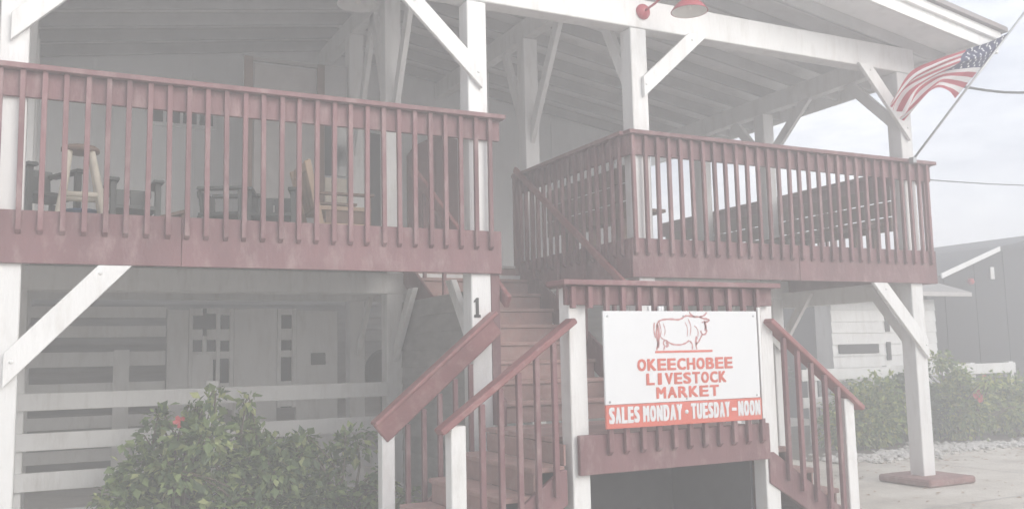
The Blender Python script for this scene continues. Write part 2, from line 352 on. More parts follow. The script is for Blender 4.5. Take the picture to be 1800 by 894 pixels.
# railings
def balmesh(h, cut=.03):
    s = .0185; z = h/2
    return cham([(-s, -s, -z+cut), (s, -s, -z+cut), (s, s, -z), (-s, s, -z), (-s, -s, z), (s, -s, z), (s, s, z), (-s, s, z)], .003)
BM = balmesh(CAPZ-.04-2.455)
def rail_x(xa, xb, y, first, step):
    r = box('railing', xa, xb, y, y+.04, BANDB, CAPZ-.041, 'red', B)
    box('cap_rail', xa-.03, xb+.03, y-.075, y+.07, CAPZ-.04, CAPZ, 'red', r)
    n = max(1, round((xb-xa)/2.4))
    for k in range(n): box('fascia_board', xa+(xb-xa)*k/n+(.0025 if k else 0), xa+(xb-xa)*(k+1)/n, y-.002*(k % 2), y+.04, FB, FT, 'red', r)
    x = first
    while x < xb-.01:
        obj('baluster', BM, 'red', r, (x+random.uniform(-.004, .004), y-.023, (CAPZ-.04+2.455)/2), (0, random.uniform(-.007, .007), 0)); x += step
    return r
def rail_y(ya, yb, x, side, step, first, fas=True):
    r = box('railing', min(x, x-side*.04), max(x, x-side*.04), ya, yb, BANDB, CAPZ-.041, 'red', B)
    box('cap_rail', min(x+side*.075, x-side*.07), max(x+side*.075, x-side*.07), ya, yb+.03, CAPZ-.04, CAPZ-.001, 'red', r)
    if fas: box('fascia_board', min(x, x-side*.04), max(x, x-side*.04), ya, yb, FB, FT, 'red', r)
    y = first
    while y < yb-.01:
        obj('baluster', BM, 'red', r, (x+side*.023, y, (CAPZ-.04+2.455)/2), (0, 0, math.pi/2*side)); y += step
    return r
rail_x(-4.55, 3.56, 7.28, -4.55+.021+((-.284+4.571) % .142), .142)
rail_x(4.955, 9.20, 7.28, 4.985, .142)
rail_y(7.322, 9.66, 4.955, -1, .142, 7.42)
rail_y(7.322, 12.55, 9.20, 1, .142, 7.40)
box('corner_board', 3.47, 3.555, 7.322, 7.36, 0.93, FB, 'red', B)
box('corner_board', 4.90, 4.953, 9.62, 9.70, 2.3, CAPZ+.02, 'red', B)

# upper back wall with its doors and windows
WY = 12.6
wall = prism('wall', [(-4.5, DECK), (9.0, DECK), (9.0, roofz(9.0)+.13), (RIDGE_X, roofz(RIDGE_X)+.13), (-4.5, roofz(-4.5)+.13)], 'y', WY, WY+.12, 'wall', B, 0)
for x in [-3.2, -2.0, -.8, .4, 1.6, 5.9, 7.1, 8.3]:
    box('batten', x-.02, x+.02, WY-.016, WY-.001, DECK+.01, roofz(x)-.02, 'wall', wall, .003)
pt = box('partition', 1.98, 3.26, 11.06, 11.12, DECK+.005, 5.22, 'rafter', B)
for x0, x1 in ((1.985, 2.085), (2.875, 2.965)): box('door_jamb', x0, x1, 11.02, 11.058, DECK+.01, 5.20, 'brown', pt)
box('door_header', 2.087, 2.873, 11.02, 11.058, 5.15, 5.20, 'siding', pt)
box('door', 2.10, 2.86, 11.03, 11.056, DECK+.02, 5.12, 'eave', pt)
for x0 in (2.975, 3.125): box('window_pane', x0, x0+.125, 11.04, 11.058, 3.80, 4.50, 'glass', pt, 0)
box('wall_panel', 2.975, 3.25, 11.035, 11.058, DECK+.02, 3.77, 'pale', pt)
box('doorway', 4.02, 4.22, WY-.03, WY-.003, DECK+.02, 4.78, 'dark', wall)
d = prism('door', [(4.62, DECK+.02), (5.42, DECK+.02), (5.42, 4.80), (5.1, 4.84), (4.75, 4.66), (4.62, 4.5)], 'y', WY-.06, WY-.004, 'maroon', wall)
for (a, b_, c, e) in ((4.70, 4.98, 2.9, 3.6), (5.06, 5.34, 2.9, 3.6), (4.72, 4.98, 3.75, 4.4), (5.06, 5.34, 3.75, 4.6)): box('panel', a, b_, WY-.075, WY-.061, c, e, 'maroon', d, .01)
wi = box('transom_window', 1.02, 1.90, WY-.05, WY-.004, 4.62, 4.92, 'wall', wall)
for k in range(4): box('pane', 1.05+k*.21, 1.22+k*.21, WY-.058, WY-.051, 4.67, 4.87, 'glass', wi, 0)

# lower back wall of dark lap siding
low = box('lower_wall', -4.5, 9.1, 13.35, 13.45, 0.0, 2.50, 'siding', B)
lapm = cham([(-6.8, -.012, -.09), (6.8, -.012, -.09), (6.8, .012, -.09), (-6.8, .012, -.09), (-6.8, .002, .09), (6.8, .002, .09), (6.8, .012, .09), (-6.8, .012, .09)], .002)
for k in range(14): obj('lap_board', lapm, 'siding', low, (2.3, 13.335, .09+k*.178))

# ------------------------------------------------------------------ stairs
S = thing('staircase', (4.2, 6.4, 0), 'red painted timber staircase with central landing and side flights', 'staircase')
LZ = 0.93
# landing
for k in range(12):
    y = 5.742+k*.118; fr_ = y < 5.9; box('landing_board', 3.495 if fr_ else 3.30, 5.115 if fr_ else 5.14, y, y+.112, LZ-.036, LZ, 'tread', S)
box('landing_frame', 3.495, 5.115, 5.75, 5.79, LZ-.22, LZ-.04, 'brown', S); box('landing_frame', 3.30, 5.14, 7.05, 7.09, LZ-.22, LZ-.04, 'brown', S)
# central flight
NR = 9; R_ = (DECK-LZ)/NR; T_ = .28
tm = boxmesh(1.42, .30, .038, .006); rm = boxmesh(1.40, .018, R_-.04, .002)
for j in range(NR):
    z = DECK-R_*j; yn = 9.65-T_*j                   # nosing of this riser
    if j > 0: obj('tread', tm, 'tread', S, (4.215, yn+.13, z-.019))
    obj('riser', rm, 'tread', S, (4.215, yn+.012, z-.04-(R_-.04)/2))
SBM = cham([(-.014, -1.03, -.09), (.006, -1.03, -.09), (.006, 1.03, -.09), (-.014, 1.03, -.09), (-.002, -1.03, .09), (.006, -1.03, .09), (.006, 1.03, .09), (-.002, 1.03, .09)], .002)
for x in (3.485, 4.94):
    prism('stringer', [(7.12, LZ+.003), (7.30, LZ+.003), (9.62, 2.36), (9.62, 2.58), (9.50, 2.60), (7.12, LZ+.22)], 'x', x-.018, x+.018, 'red', S)
for k in range(12): obj('side_board', SBM, 'siding', S, (3.452, 8.56, .09+k*.178))
# left and right flights
SR = 5; sr_ = LZ/SR; st = .25
tmx = boxmesh(.27, 1.33, .038, .006); rmx = boxmesh(.018, 1.30, sr_-.04, .002)
for sgn, x0 in ((-1, 3.29), (1, 5.15)):
    for k in range(SR):
        z = LZ-sr_*k; xn = x0+sgn*st*k
        if k > 0: obj('tread', tmx, 'tread', S, (xn-sgn*.115, 6.44, z-.019))
        obj('riser', rmx, 'tread', S, (xn-sgn*.01, 6.44, z-.04-(sr_-.04)/2))
    for y in (5.76, 7.12):
        xe = x0+sgn*st*SR
        prism('stringer', [(x0, LZ-.45), (x0, LZ-.21), (x0+sgn*.05, LZ-.21), (xe-sgn*.27, .06), (xe-sgn*.27, .005), (xe-sgn*.50, .005)], 'y', y-.02, y+.02, 'red', S)
# posts of the landing and newels
lp = {}
for nm, x, y, z, h in (('l', 3.418, 5.83, 2.015, .072), ('r', 5.195, 5.83, 2.015, .072)):
    lp[nm] = box('landing_post', x-h, x+h, y-h, y+h, 0.0, z, 'white', S, .006)
def newel(x, y, z, h=.055): return box('newel_post', x-h, x+h, y-h, y+h, 0, z, 'white', S, .006)
newel(2.46, 5.80, 1.07); newel(2.46, 7.24, .96); newel(6.06, 5.80, 1.11); newel(6.06, 7.24, .96)
# handrails
def handrail(p0, p1, wd, ht): return bar('handrail', p0, p1, wd, ht, 'redh', S, (0, 0, 1), .008)
handrail((2.33, 5.78, 1.03), (3.36, 5.735, 1.775), .14, .045)
handrail((2.39, 7.19, .925), (3.46, 7.235, 1.80), .045, .185)
handrail((2.35, 7.23, 1.0), (3.46, 7.25, 1.905), .14, .035)
handrail((6.20, 5.78, 1.02), (5.18, 5.735, 1.77), .14, .045)
handrail((6.20, 7.24, .93), (5.05, 7.24, 1.85), .14, .045)
bmc = {}
def sbal(x, y, z0, z1):
    h = round(z1-z0, 3)
    if h not in bmc: bmc[h] = balmesh(h, 0)
    obj('baluster', bmc[h], 'red', S, (x, y, (z0+z1)/2))
for k in range(5):
    x = 2.62+k*.142; t = (x-2.27)/(3.36-2.27); zt = .985+t*.79-.03; zb = max(.03, .1+(x-2.04)/1.25*.83-.32)
    sbal(x, 5.715, zb, zt)
    t = (x-2.34)/(3.46-2.34); sbal(x, 7.17, zb, .87+t*.93-.11)
    x = 5.90-k*.142; t = (6.20-x)/1.02; zt = 1.02+t*.75-.03; zb = max(.03, .1+(6.4-x)/1.25*.83-.32); sbal(x, 5.715, zb, zt)
    t = (6.20-x)/1.15; sbal(x, 7.21, zb, .93+t*.92-.03)
# inner handrails of the central flight
handrail((4.89, 7.30, 2.16), (4.89, 9.60, 3.73), .04, .075); handrail((3.60, 7.25, 2.0), (3.60, 9.60, 3.62), .05, .12)
for k in range(4):
    y = 7.55+k*.55; z = LZ+.1+(y-7.2)/2.45*(DECK-LZ); sbal(4.905, y, z, 2.16+(y-7.3)/2.3*1.57-.05); sbal(3.57, y, z, 2.0+(y-7.25)/2.35*1.62-.05)
# landing front railing
ly = 5.70
box('top_rail', 3.29, 5.22, ly, ly+.04, 1.885, 2.025, 'red', S); box('cap_rail', 3.24, 5.26, ly-.07, ly+.20, 2.026, 2.064, 'red', S)
box('fascia_board', 3.375, 5.13, ly, ly+.04, .675, .955, 'red', S)
LBM = balmesh(2.02-.80)
x = 3.335
while x < 5.15:
    if 3.52 < x < 5.08: obj('baluster', LBM, 'red', S, (x, ly-.023, (2.02+.80)/2), (0, random.uniform(-.004, .004), 0))
    else: sbal(x, ly-.023, 1.86, 2.02)
    x += .142
# dark panels added for the shade under the landing
box('shade_panel', 3.30, 5.16, 7.0, 7.03, 0, .68, 'dark', S)
for x in (3.33, 5.12): box('shade_panel', x-.012, x+.012, 5.93, 6.995, 0, LZ-.24, 'dark', S)

# ------------------------------------------------------------------ sign
SG = thing('sign_board', (4.27, 5.63, .995), 'white sign board with red bull drawing and red lettering on the landing railing', 'sign')
panel = box('panel', 3.555, 4.985, 5.625, 5.645, 1.165, 1.838, 'signw', SG, .003)
box('band', 3.555, 4.992, 5.622, 5.645, .995, 1.163, 'signr', SG, .003)
box('edge_strip', 5.005, 5.03, 5.63, 5.65, 1.0, 1.87, 'white', SG, .002)
GMC = {}
def glyph(ch, cw, h):
    """one bold letter: three stepped copies of the outline, fitted to its cell"""
    if (ch, cw, h) in GMC: return GMC[ch, cw, h]
    src = textmesh(ch, h/.7, 0, 'CENTER', .0006); vv = [v_.co.copy() for v_ in src.vertices]; ff = [tuple(p.vertices) for p in src.polygons]; bpy.data.meshes.remove(src)
    x0 = min(v_.x for v_ in vv); x1 = max(v_.x for v_ in vv); z0 = min(v_.z for v_ in vv); z1 = max(v_.z for v_ in vv); e = h*.055
    ww = cw-2*e if ch != 'I' else cw*.35; V = []; F_ = []
    for k, (dx, dz) in enumerate(((-e, -e*.7), (e, -e*.7), (0, 0), (-e, e*.7), (e, e*.7))):
        o_ = len(V); V += [((v_.x-(x0+x1)/2)/(x1-x0)*ww+dx, v_.y-.0007*k, (v_.z-z0)/(z1-z0)*(h-1.4*e)+.7*e+dz) for v_ in vv]; F_ += [tuple(i+o_ for i in q) for q in ff]
    GMC[ch, cw, h] = mesh_from(V, F_, 'glyph'); return GMC[ch, cw, h]
def write(word, xa, xb, z, h, mat, y, gap=.15):
    n = len(word); cw = (xb-xa)/(n+(n-1)*gap)
    for i, ch in enumerate(word): obj('letter', glyph(ch, cw, h), mat, SG, (xa+cw/2+i*cw*(1+gap), y, z))
for k, (wd_, z, wid, h) in enumerate((('OKEECHOBEE', 1.398, .885, .088), ('LIVESTOCK', 1.294, .742, .086), ('MARKET', 1.193, .58, .084))):
    write(wd_, 4.277+k*.004-wid/2, 4.277+k*.004+wid/2, z, h, 'signr', 5.6235)
for wd_, xa, xb in (('SALES', 3.575, 3.838), ('MONDAY', 3.868, 4.222), ('TUESDAY', 4.302, 4.672), ('NOON', 4.752, 4.972)): write(wd_, xa, xb, 1.030, .118, 'letterw', 5.6205, .10)
box('dash', 4.69, 4.735, 5.6175, 5.6215, 1.075, 1.098, 'signw', SG, 0)
lathe('bullet', [(0, -.001), (.016, -.001), (.016, .001), (0, .001)], 'signw', SG, (4.262, 5.6195, 1.088), 16, (math.pi/2, 0, 0))
# ---
def sp(px, py): return (4.0+(px-1153)/99*.526, 1.54+(618-py)/63*.258)
def stroke(pts, wd):
    v = []; f = []; P = [Vector((sp(*p)[0]-4.26, 0, sp(*p)[1]-1.6)) for p in pts]; n = len(P)
    for i in range(n):
        t = (P[min(i+1, n-1)]-P[max(i-1, 0)]).normalized(); s = Vector((-t.z, 0, t.x))*wd*.72*(.75+.5*math.sin(i*2.3)**2); v += [P[i]+s, P[i]-s]
    for i in range(n-1): f.append((2*i, 2*i+2, 2*i+3, 2*i+1))
    return v, f
def smooth(pts, k=4):
    out = []
    for i in range(len(pts)-1):
        p0 = pts[max(i-1, 0)]; p1 = pts[i]; p2 = pts[i+1]; p3 = pts[min(i+2, len(pts)-1)]
        for j in range(k):
            t = j/k; out.append(tuple(.5*((2*b)+(c-a)*t+(2*a-5*b+4*c-d_)*t*t+(3*b-a-3*c+d_)*t**3) for a, b, c, d_ in zip(p0, p1, p2, p3)))
    return out+[pts[-1]]
V = []; F_ = []
for pts, wd in (([(1155, 616), (1158, 604), (1156, 590), (1157, 574), (1160, 565), (1168, 561), (1182, 560), (1194, 561), (1202, 558), (1208, 554), (1217, 555), (1224, 556)], .009),
                ([(1224, 556), (1219, 553), (1215, 549), (1216, 547)], .008), ([(1232, 556), (1239, 554), (1244, 550), (1244, 547)], .008),
                ([(1224, 556), (1232, 556), (1239, 559), (1249, 561), (1246, 565), (1241, 566), (1242, 574), (1244, 582), (1241, 588), (1236, 588), (1233, 582)], .009),
                ([(1236, 588), (1232, 596), (1228, 603), (1224, 606), (1225, 616)], .008), ([(1217, 616), (1217, 606), (1212, 600), (1206, 604), (1196, 607), (1184, 606), (1176, 602)], .008),
                ([(1176, 602), (1170, 598), (1167, 604), (1169, 609), (1167, 616)], .008), ([(1161, 565), (1164, 580), (1163, 592), (1170, 598)], .005), ([(1212, 560), (1216, 574), (1214, 590)], .005),
                ([(1153, 566), (1152, 580), (1154, 594)], .007), ([(1236, 566), (1238, 566)], .007), ([(1158, 570), (1160, 585), (1159, 600), (1158, 612)], .014), ([(1172, 601), (1175, 607), (1171, 610)], .012), ([(1226, 592), (1224, 600), (1225, 608)], .013), ([(1240, 563), (1243, 572), (1241, 582)], .012), ([(1206, 566), (1210, 578), (1209, 592)], .004), ([(1168, 568), (1171, 580), (1169, 590)], .004), ([(1222, 572), (1228, 580), (1228, 592)], .005)):
    v, f = stroke(smooth(pts), wd); o_ = len(V); V += v; F_ += [tuple(i+o_ for i in q) for q in f]
obj('bull_drawing', mesh_from(V, F_), 'signl', SG, (4.26, 5.623, 1.6))
box('ground_line', 4.0, 4.53, 5.621, 5.6245, 1.527, 1.543, 'signr', SG, 0)
for x in (3.59, 4.27, 4.95):
    for z in (1.80, 1.185): lathe('screw', [(0, .003), (.008, .002), (.009, 0)], 'steel', SG, (x, 5.6248, z), 10, (math.pi/2, 0, 0))
for x in (3.97, 4.06, 4.085): box('hanging_tie', x-.012, x+.012, 5.628, 5.65, 1.839, 1.875, 'signw', SG, .003)

# ------------------------------------------------------------------ flag
FL = thing('flag_on_pole', (8.80, 7.2, 3.72), 'striped flag with blue starred corner on an angled pole at the porch corner', 'flag')
tube('pole', [(8.78, 7.16, 3.66), (9.79+.10, 6.37, 5.36)], .014, 'steel', FL, 10)
lathe('finial', [(0, .05), (.02, .04), (.028, .015), (.02, -.01), (.012, -.02)], 'steel', FL, (9.895, 6.365, 5.37), 12)
box('bracket', 8.755, 8.815, 7.135, 7.20, 3.62, 3.69, 'steel', FL, .006)
top = [(9.79, 6.44, 5.136), (9.406, 6.5, 4.941), (9.04, 6.56, 4.811), (8.60, 6.66, 4.655), (8.30, 6.76, 4.50), (8.118, 6.86, 4.18)]
bot = [(9.113, 6.73, 4.311), (8.896, 6.74, 4.362), (8.69, 6.76, 4.377), (8.521, 6.82, 4.232), (8.438, 6.86, 4.091), (8.388, 6.9, 4.019)]
top[0] = (9.735, 6.492, 5.095); bot[0] = (9.205, 6.878, 4.355)
ts = smooth(top, 9); bs = smooth(bot, 9); NU = len(ts); NVv = 53
def flagpt(i, j):
    u = i/(NU-1); v = j/(NVv-1); a = Vector(ts[i]); b = Vector(bs[i]); p = a.lerp(b, v)
    amp = .06*min(1, u*2.2)
    p += Vector((.15, 1, .10))*amp*(math.sin(v*9.0+u*5.5)+.55*math.sin(v*17-u*7+1)) ; return p
v = []; f = []; uvs = []
for i in range(NU):
    for j in range(NVv): v.append(flagpt(i, j)-Vector((9, 6.7, 4.6))); uvs.append((i/(NU-1), j/(NVv-1)))
for i in range(NU-1):
    for j in range(NVv-1): f.append((i*NVv+j, (i+1)*NVv+j, (i+1)*NVv+j+1, i*NVv+j+1))
me = mesh_from(v, f, 'cloth', True); uv = me.uv_layers.new(name='UVMap')
for p in me.polygons:
    for li in p.loop_indices: uv.data[li].uv = uvs[me.loops[li].vertex_index]
def flagmat():
    m = bpy.data.materials.new('flag_cloth'); m.use_nodes = True; nt = m.node_tree; b = nt.nodes['Principled BSDF']; L = nt.links.new
    u = N(nt, 'ShaderNodeUVMap'); s = N(nt, 'ShaderNodeSeparateXYZ'); L(u.outputs[0], s.inputs[0])
    def mth(op, a, val):
        n = N(nt, 'ShaderNodeMath', operation=op); L(a, n.inputs[0]); n.inputs[1].default_value = val; return n.outputs[0]
    k = mth('LESS_THAN', mth('MODULO', mth('MULTIPLY', s.outputs['Y'], 13.0), 2.0), 1.0)
    c1 = N(nt, 'ShaderNodeMix', data_type='RGBA'); L(k, c1.inputs[0]); c1.inputs[6].default_value = (.78, .76, .76, 1); c1.inputs[7].default_value = (.46, .06, .09, 1)
    cu = N(nt, 'ShaderNodeMath', operation='MULTIPLY'); L(mth('LESS_THAN', s.outputs['X'], .40), cu.inputs[0]); L(mth('LESS_THAN', s.outputs['Y'], 7/13), cu.inputs[1])
    c2 = N(nt, 'ShaderNodeMix', data_type='RGBA'); L(cu.outputs[0], c2.inputs[0]); L(c1.outputs[2], c2.inputs[6]); c2.inputs[7].default_value = (.045, .055, .14, 1)
    L(c2.outputs[2], b.inputs['Base Color']); b.inputs['Roughness'].default_value = .8
    tr = N(nt, 'ShaderNodeBsdfTranslucent'); L(c2.outputs[2], tr.inputs[0]); ms = N(nt, 'ShaderNodeMixShader', inp={0: .35}); L(b.outputs[0], ms.inputs[1]); L(tr.outputs[0], ms.inputs[2]); L(ms.outputs[0], nt.nodes['Material Output'].inputs[0])
    return m
MT['flag'] = flagmat()
cloth = obj('cloth', me, 'flag', FL, (9, 6.7, 4.6))
V = []; F_ = []
for r in range(9):
    for c in range(6 if r % 2 == 0 else 5):
        u_ = .40*((c+ (.5 if r % 2 == 0 else 1))/6); v_ = (7/13)*((r+.5)/9); i = int(u_*(NU-1)); j = min(NVv-2, int(v_*(NVv-1)))
        p = flagpt(i, j); a = (flagpt(i+1, j)-p).normalized(); b = (flagpt(i, j+1)-p).normalized(); n = a.cross(b).normalized()
        b = n.cross(a)
        for sg in (1, -1):
            o_ = len(V); V.append(p+n*sg*.005-Vector((9, 6.7, 4.6)))
            for q in range(10):
                rr = .021 if q % 2 == 0 else .009; an = q*math.pi/5; V.append(p+n*sg*.005+(a*math.cos(an)+b*math.sin(an))*rr-Vector((9, 6.7, 4.6)))
            F_ += [(o_, o_+1+q, o_+1+(q+1) % 10) for q in range(10)]
obj('stars', mesh_from(V, F_), 'signw', cloth, (9, 6.7, 4.6))['kind'] = 'stuff'

# ------------------------------------------------------------------ lamps
LA = thing('gooseneck_lamp', (5.20, 7.30, 4.92), 'red enamel gooseneck barn lamp mounted on the front roof beam', 'lamp')
lathe('wall_mount', [(0, .05), (.05, .045), (.075, .02), (.08, 0)], 'enamel', LA, (5.20, 7.305, 4.92), 24, (math.pi/2, 0, 0))
tube('arm', [(5.20, 7.26, 4.92), (5.23, 7.15, 4.95), (5.28, 7.02, 5.02), (5.34, 6.93, 5.09), (5.40, 6.88, 5.10), (5.43, 6.86, 5.06), (5.43, 6.86, 5.0)], .012, 'enamel', LA)
sh = lathe('shade', [(.03, .20), (.04, .15), (.05, .125), (.09, .10), (.14, .06), (.17, .015), (.18, 0), (.172, .0), (.135, .052), (.085, .09), (.03, .11)], 'enamel', LA, (5.43, 6.86, 4.80), 32)
lathe('shade_lining', [(.1705, .001), (.133, .05), (.083, .087), (.0, .10)], 'cream', sh, (5.43, 6.86, 4.799), 32)
lathe('bulb', [(0, -.035), (.022, -.028), (.03, 0), (.02, .03), (.012, .06)], 'cream', LA, (5.43, 6.86, 4.85), 16)
PD = thing('pendant_lamp', (2.93, 9.5, 5.42), 'white dome pendant lamp hanging under the porch ceiling', 'lamp')
lathe('shade', [(.03, .16), (.10, .14), (.19, .08), (.235, .0), (.225, .0), (.18, .07), (.09, .125), (.0, .135)], 'white', PD, (2.93, 9.5, 5.43), 32)
tube('cord', [(2.93, 9.5, 5.58), (2.93, 9.5, roofz(2.93)+.149)], .008, 'steel', PD)
lathe('bulb', [(0, -.03), (.03, -.02), (.04, .01), (.02, .06)], 'cream', PD, (2.93, 9.5, 5.47), 14)

# ------------------------------------------------------------------ furniture on the deck
def chair(loc, rz, label, mat, wd=.5, dp=.5, sh_=.4, bh=.85, arms=True, slat=2, name='armchair', cat='chair', group=None):
    t = thing(name, loc, label, cat, group); t.rotation_euler = (0, 0, 0); Rm = Matrix.Rotation(rz, 4, 'Z'); Lc = Vector(loc)
    def P(nm, x0, x1, y0, y1, z0, z1, par=t, tilt=0.0):
        me = boxmesh(x1-x0, y1-y0, z1-z0, .006); c = Rm @ Vector(((x0+x1)/2, (y0+y1)/2, (z0+z1)/2)); o = obj(nm, me, mat, par, Lc+c); o.rotation_euler = (Matrix.Rotation(rz, 3, 'Z') @ Matrix.Rotation(tilt, 3, 'X')).to_euler(); return o
    h = wd/2; d_ = dp/2
    P('seat', -h, h, -d_, d_, sh_-.035, sh_)
    for sx in (-1, 1):
        P('leg', sx*h-.025, sx*h+.025, -d_, -d_+.05, 0, sh_-.036 if not arms else sh_+.20); P('leg', sx*h-.025, sx*h+.025, d_-.05, d_, 0, sh_-.036)
        if arms: P('armrest', sx*h-.045, sx*h+.045, -d_-.04, d_, sh_+.20, sh_+.23)
    bk = P('backrest', -h, h, d_-.02, d_+.01, bh-.07, bh, t, -.15)
    for k in range(slat):
        a = -h+.01+(2*h-.02)*k/slat; P('slat', a, a+(2*h-.02)/slat-.012, d_-.03, d_-.005, sh_, bh-.01, t, -.1)
    return t
chair((-.12, 8.75, DECK), .5, 'tall dark chair at the far left behind the railing', 'char', .42, .45, .40, .66)
chair((.60, 8.6, DECK), .05, 'dark rounded chair right of the pale log stool', 'char', .36, .42, .30, .50)
chair((1.43, 8.7, DECK), 1.1, 'dark chair in front of the dark door gap, leftmost of its pair', 'char', .42, .42, .30, .50)
chair((1.82, 8.6, DECK), -.3, 'dark chair beside the tan wooden rocking chair', 'char', .40, .42, .30, .50)
# low footstool
t = thing('footstool', (.92, 8.5, DECK), 'small dark slanted footstool between the dark chairs', 'footstool')
bar('top', (.80, 8.5, DECK+.20), (1.03, 8.5, DECK+.27), .30, .03, 'brown', t); 
for x in (.83, 1.0):
    for y in (8.39, 8.61): box('leg', x-.018, x+.018, y-.018, y+.018, DECK, DECK+.195+(x-.83)*.28, 'brown', t)
# log bar stool
t = thing('bar_stool', (.19, 8.45, DECK), 'pale peeled log bar stool with dark seat behind the left railing', 'stool')
lathe('seat', [(0, .05), (.12, .048), (.15, .03), (.15, .0), (.12, -.01), (0, -.01)], 'brown', t, (.17, 8.45, DECK+.74), 24)
for sx in (-1, 1):
    for sy in (-1, 1): tube('leg', [(.19+sx*.20, 8.45+sy*.17, DECK), (.185+sx*.14, 8.45+sy*.12, DECK+.37), (.17+sx*.085, 8.45+sy*.08, DECK+.732)], [.034, .032, .028], 'pale', t, 10)
for sy in (-1, 1): tube('rung', [(.19-.15, 8.45+sy*.125, DECK+.36), (.19+.15, 8.45+sy*.125, DECK+.36)], .024, 'pale', t)
for sx in (-1, 1): tube('rung', [(.19+sx*.145, 8.45-.13, DECK+.40), (.19+sx*.145, 8.45+.13, DECK+.40)], .022, 'pale', t)
t = thing('bucket', (.20, 8.75, DECK), 'blue plastic bucket on the deck behind the pale log stool', 'bucket')
lathe('body', [(0, .0), (.105, .0), (.13, .27), (.138, .27), (.138, .285), (.125, .285), (.10, .01), (0, .01)], 'blue', t, (.20, 8.75, DECK+.003), 24)
tube('handle', [(.20-.132, 8.75, DECK+.27), (.20-.09, 8.66, DECK+.22), (.20, 8.62, DECK+.2), (.20+.09, 8.66, DECK+.22), (.20+.132, 8.75, DECK+.27)], .006, 'steel', t)
# rocking chair
t = thing('rocking_chair', (2.38, 8.55, DECK), 'tan wooden high-backed rocking chair left of the white posts', 'chair')
for k in range(5):
    y = 8.33+k*.1; bar('back_slat', (2.17, y, DECK+.36), (2.09, y, DECK+.74), .085, .02, 'tan', t, (1, 0, 0))
bar('crest_rail', (2.08, 8.27, DECK+.75), (2.08, 8.83, DECK+.75), .03, .09, 'tan', t)
box('seat', 2.18, 2.68, 8.28, 8.82, DECK+.33, DECK+.37, 'tan', t)
for y in (8.27, 8.83):
    bar('back_post', (2.22, y, DECK+.05), (2.06, y, DECK+.78), .04, .06, 'tan', t, (1, 0, 0)); box('leg', 2.62, 2.665, y-.022, y+.022, DECK+.05, DECK+.468, 'brown', t); box('armrest', 2.16, 2.70, y-.03, y+.03, DECK+.47, DECK+.495, 'brown', t)
    tube('rocker', smooth([(1.95, y, DECK+.10), (2.15, y, DECK+.035), (2.42, y, DECK+.02), (2.65, y, DECK+.045), (2.85, y, DECK+.12)], 3), .02, 'tan', t)
    box('stretcher', 2.2, 2.64, y-.015, y+.015, DECK+.17, DECK+.205, 'tan', t)
box('side_panel', 2.24, 2.62, 8.30, 8.315, DECK+.21, DECK+.33, 'brown', t)

def bench(xs, ya, yb, face, label):
    t = thing('deck_bench', (xs, (ya+yb)/2, DECK), label, 'bench')
    for k in range(3): box('back_board', xs-.015, xs+.015, ya, yb, DECK+.34+k*.19, DECK+.515+k*.19, 'brown', t)
    for k in range(3): x = xs+face*(.05+k*.125); box('seat_plank', min(x, x+face*.115), max(x, x+face*.115), ya, yb, DECK+.40, DECK+.435, 'brown', t)
    y = ya+.25
    while y < yb-.1:
        for x in (xs+face*.05, xs+face*.36): box('leg', x-.03, x+.03, y-.03, y+.03, DECK, DECK+.398, 'brown', t)
        box('back_post', xs+min(face*.017, face*.06), xs+max(face*.017, face*.06), y+.05, y+.11, DECK, DECK+.88, 'brown', t); y += 1.1
    return t
bench(9.06, 7.75, 12.3, -1, 'long dark slatted bench along the right end railing')
bench(5.30, 7.75, 9.55, 1, 'short dark slatted bench along the railing above the stairs')
# ------------------------------------------------------------------ pens under the deck
FN = thing('board_fence', (1.3, 9.58, 0), 'white four-rail board fence under the left deck', 'fence')
for x in (-3.6, -1.7, 1.45): box('fence_post', x-.06, x+.06, 9.60, 9.70, 0, 1.34, 'white', FN)
for z0, z1 in ((1.11, 1.275), (.76, .915), (.40, .56), (.06, .22)):
    for a, b_ in ((-4.2, -1.70), (-1.697, 1.45), (1.453, 3.27)): box('rail', a, b_, 9.555, 9.595, z0+random.uniform(-.01, .01), z1, 'white', FN)
PN = thing('holding_pen', (1.4, 10.88, 0), 'white board pen and panels deep under the deck', 'pen')
PK = .872
def pz(z): return max(0, 1.54+(z-1.54)*PK)
def pbox(name, x0, x1, dy0, dy1, z0, z1, mat, parent, b=.004): return box(name, x0*PK, x1*PK, 10.88+dy0, 10.88+dy1, pz(z0), pz(z1), mat, parent, b)
for z0, z1 in ((2.10, 2.24), (1.86, 2.0), (1.50, 1.68), (1.15, 1.30), (.75, .9), (.35, .5)): pbox('rail', -4.6, 1.30, 0, .035, z0, z1, 'white', PN)
for x in (-2.2, .78): pbox('pen_post', x-.09, x+.09, -.08, -.003, -.3, 1.70, 'white', PN)
pbox('panel', 1.316, 1.57, -.03, .035, -.3, 2.20, 'white', PN); pbox('panel', 2.14, 2.70, -.03, .035, -.3, 2.22, 'white', PN)
dd = pbox('door', 2.96, 3.53, -.03, .015, -.25, 2.19, 'white', PN); pbox('door_notice', 3.16, 3.36, -.042, -.031, 1.457, 1.617, 'char', dd)
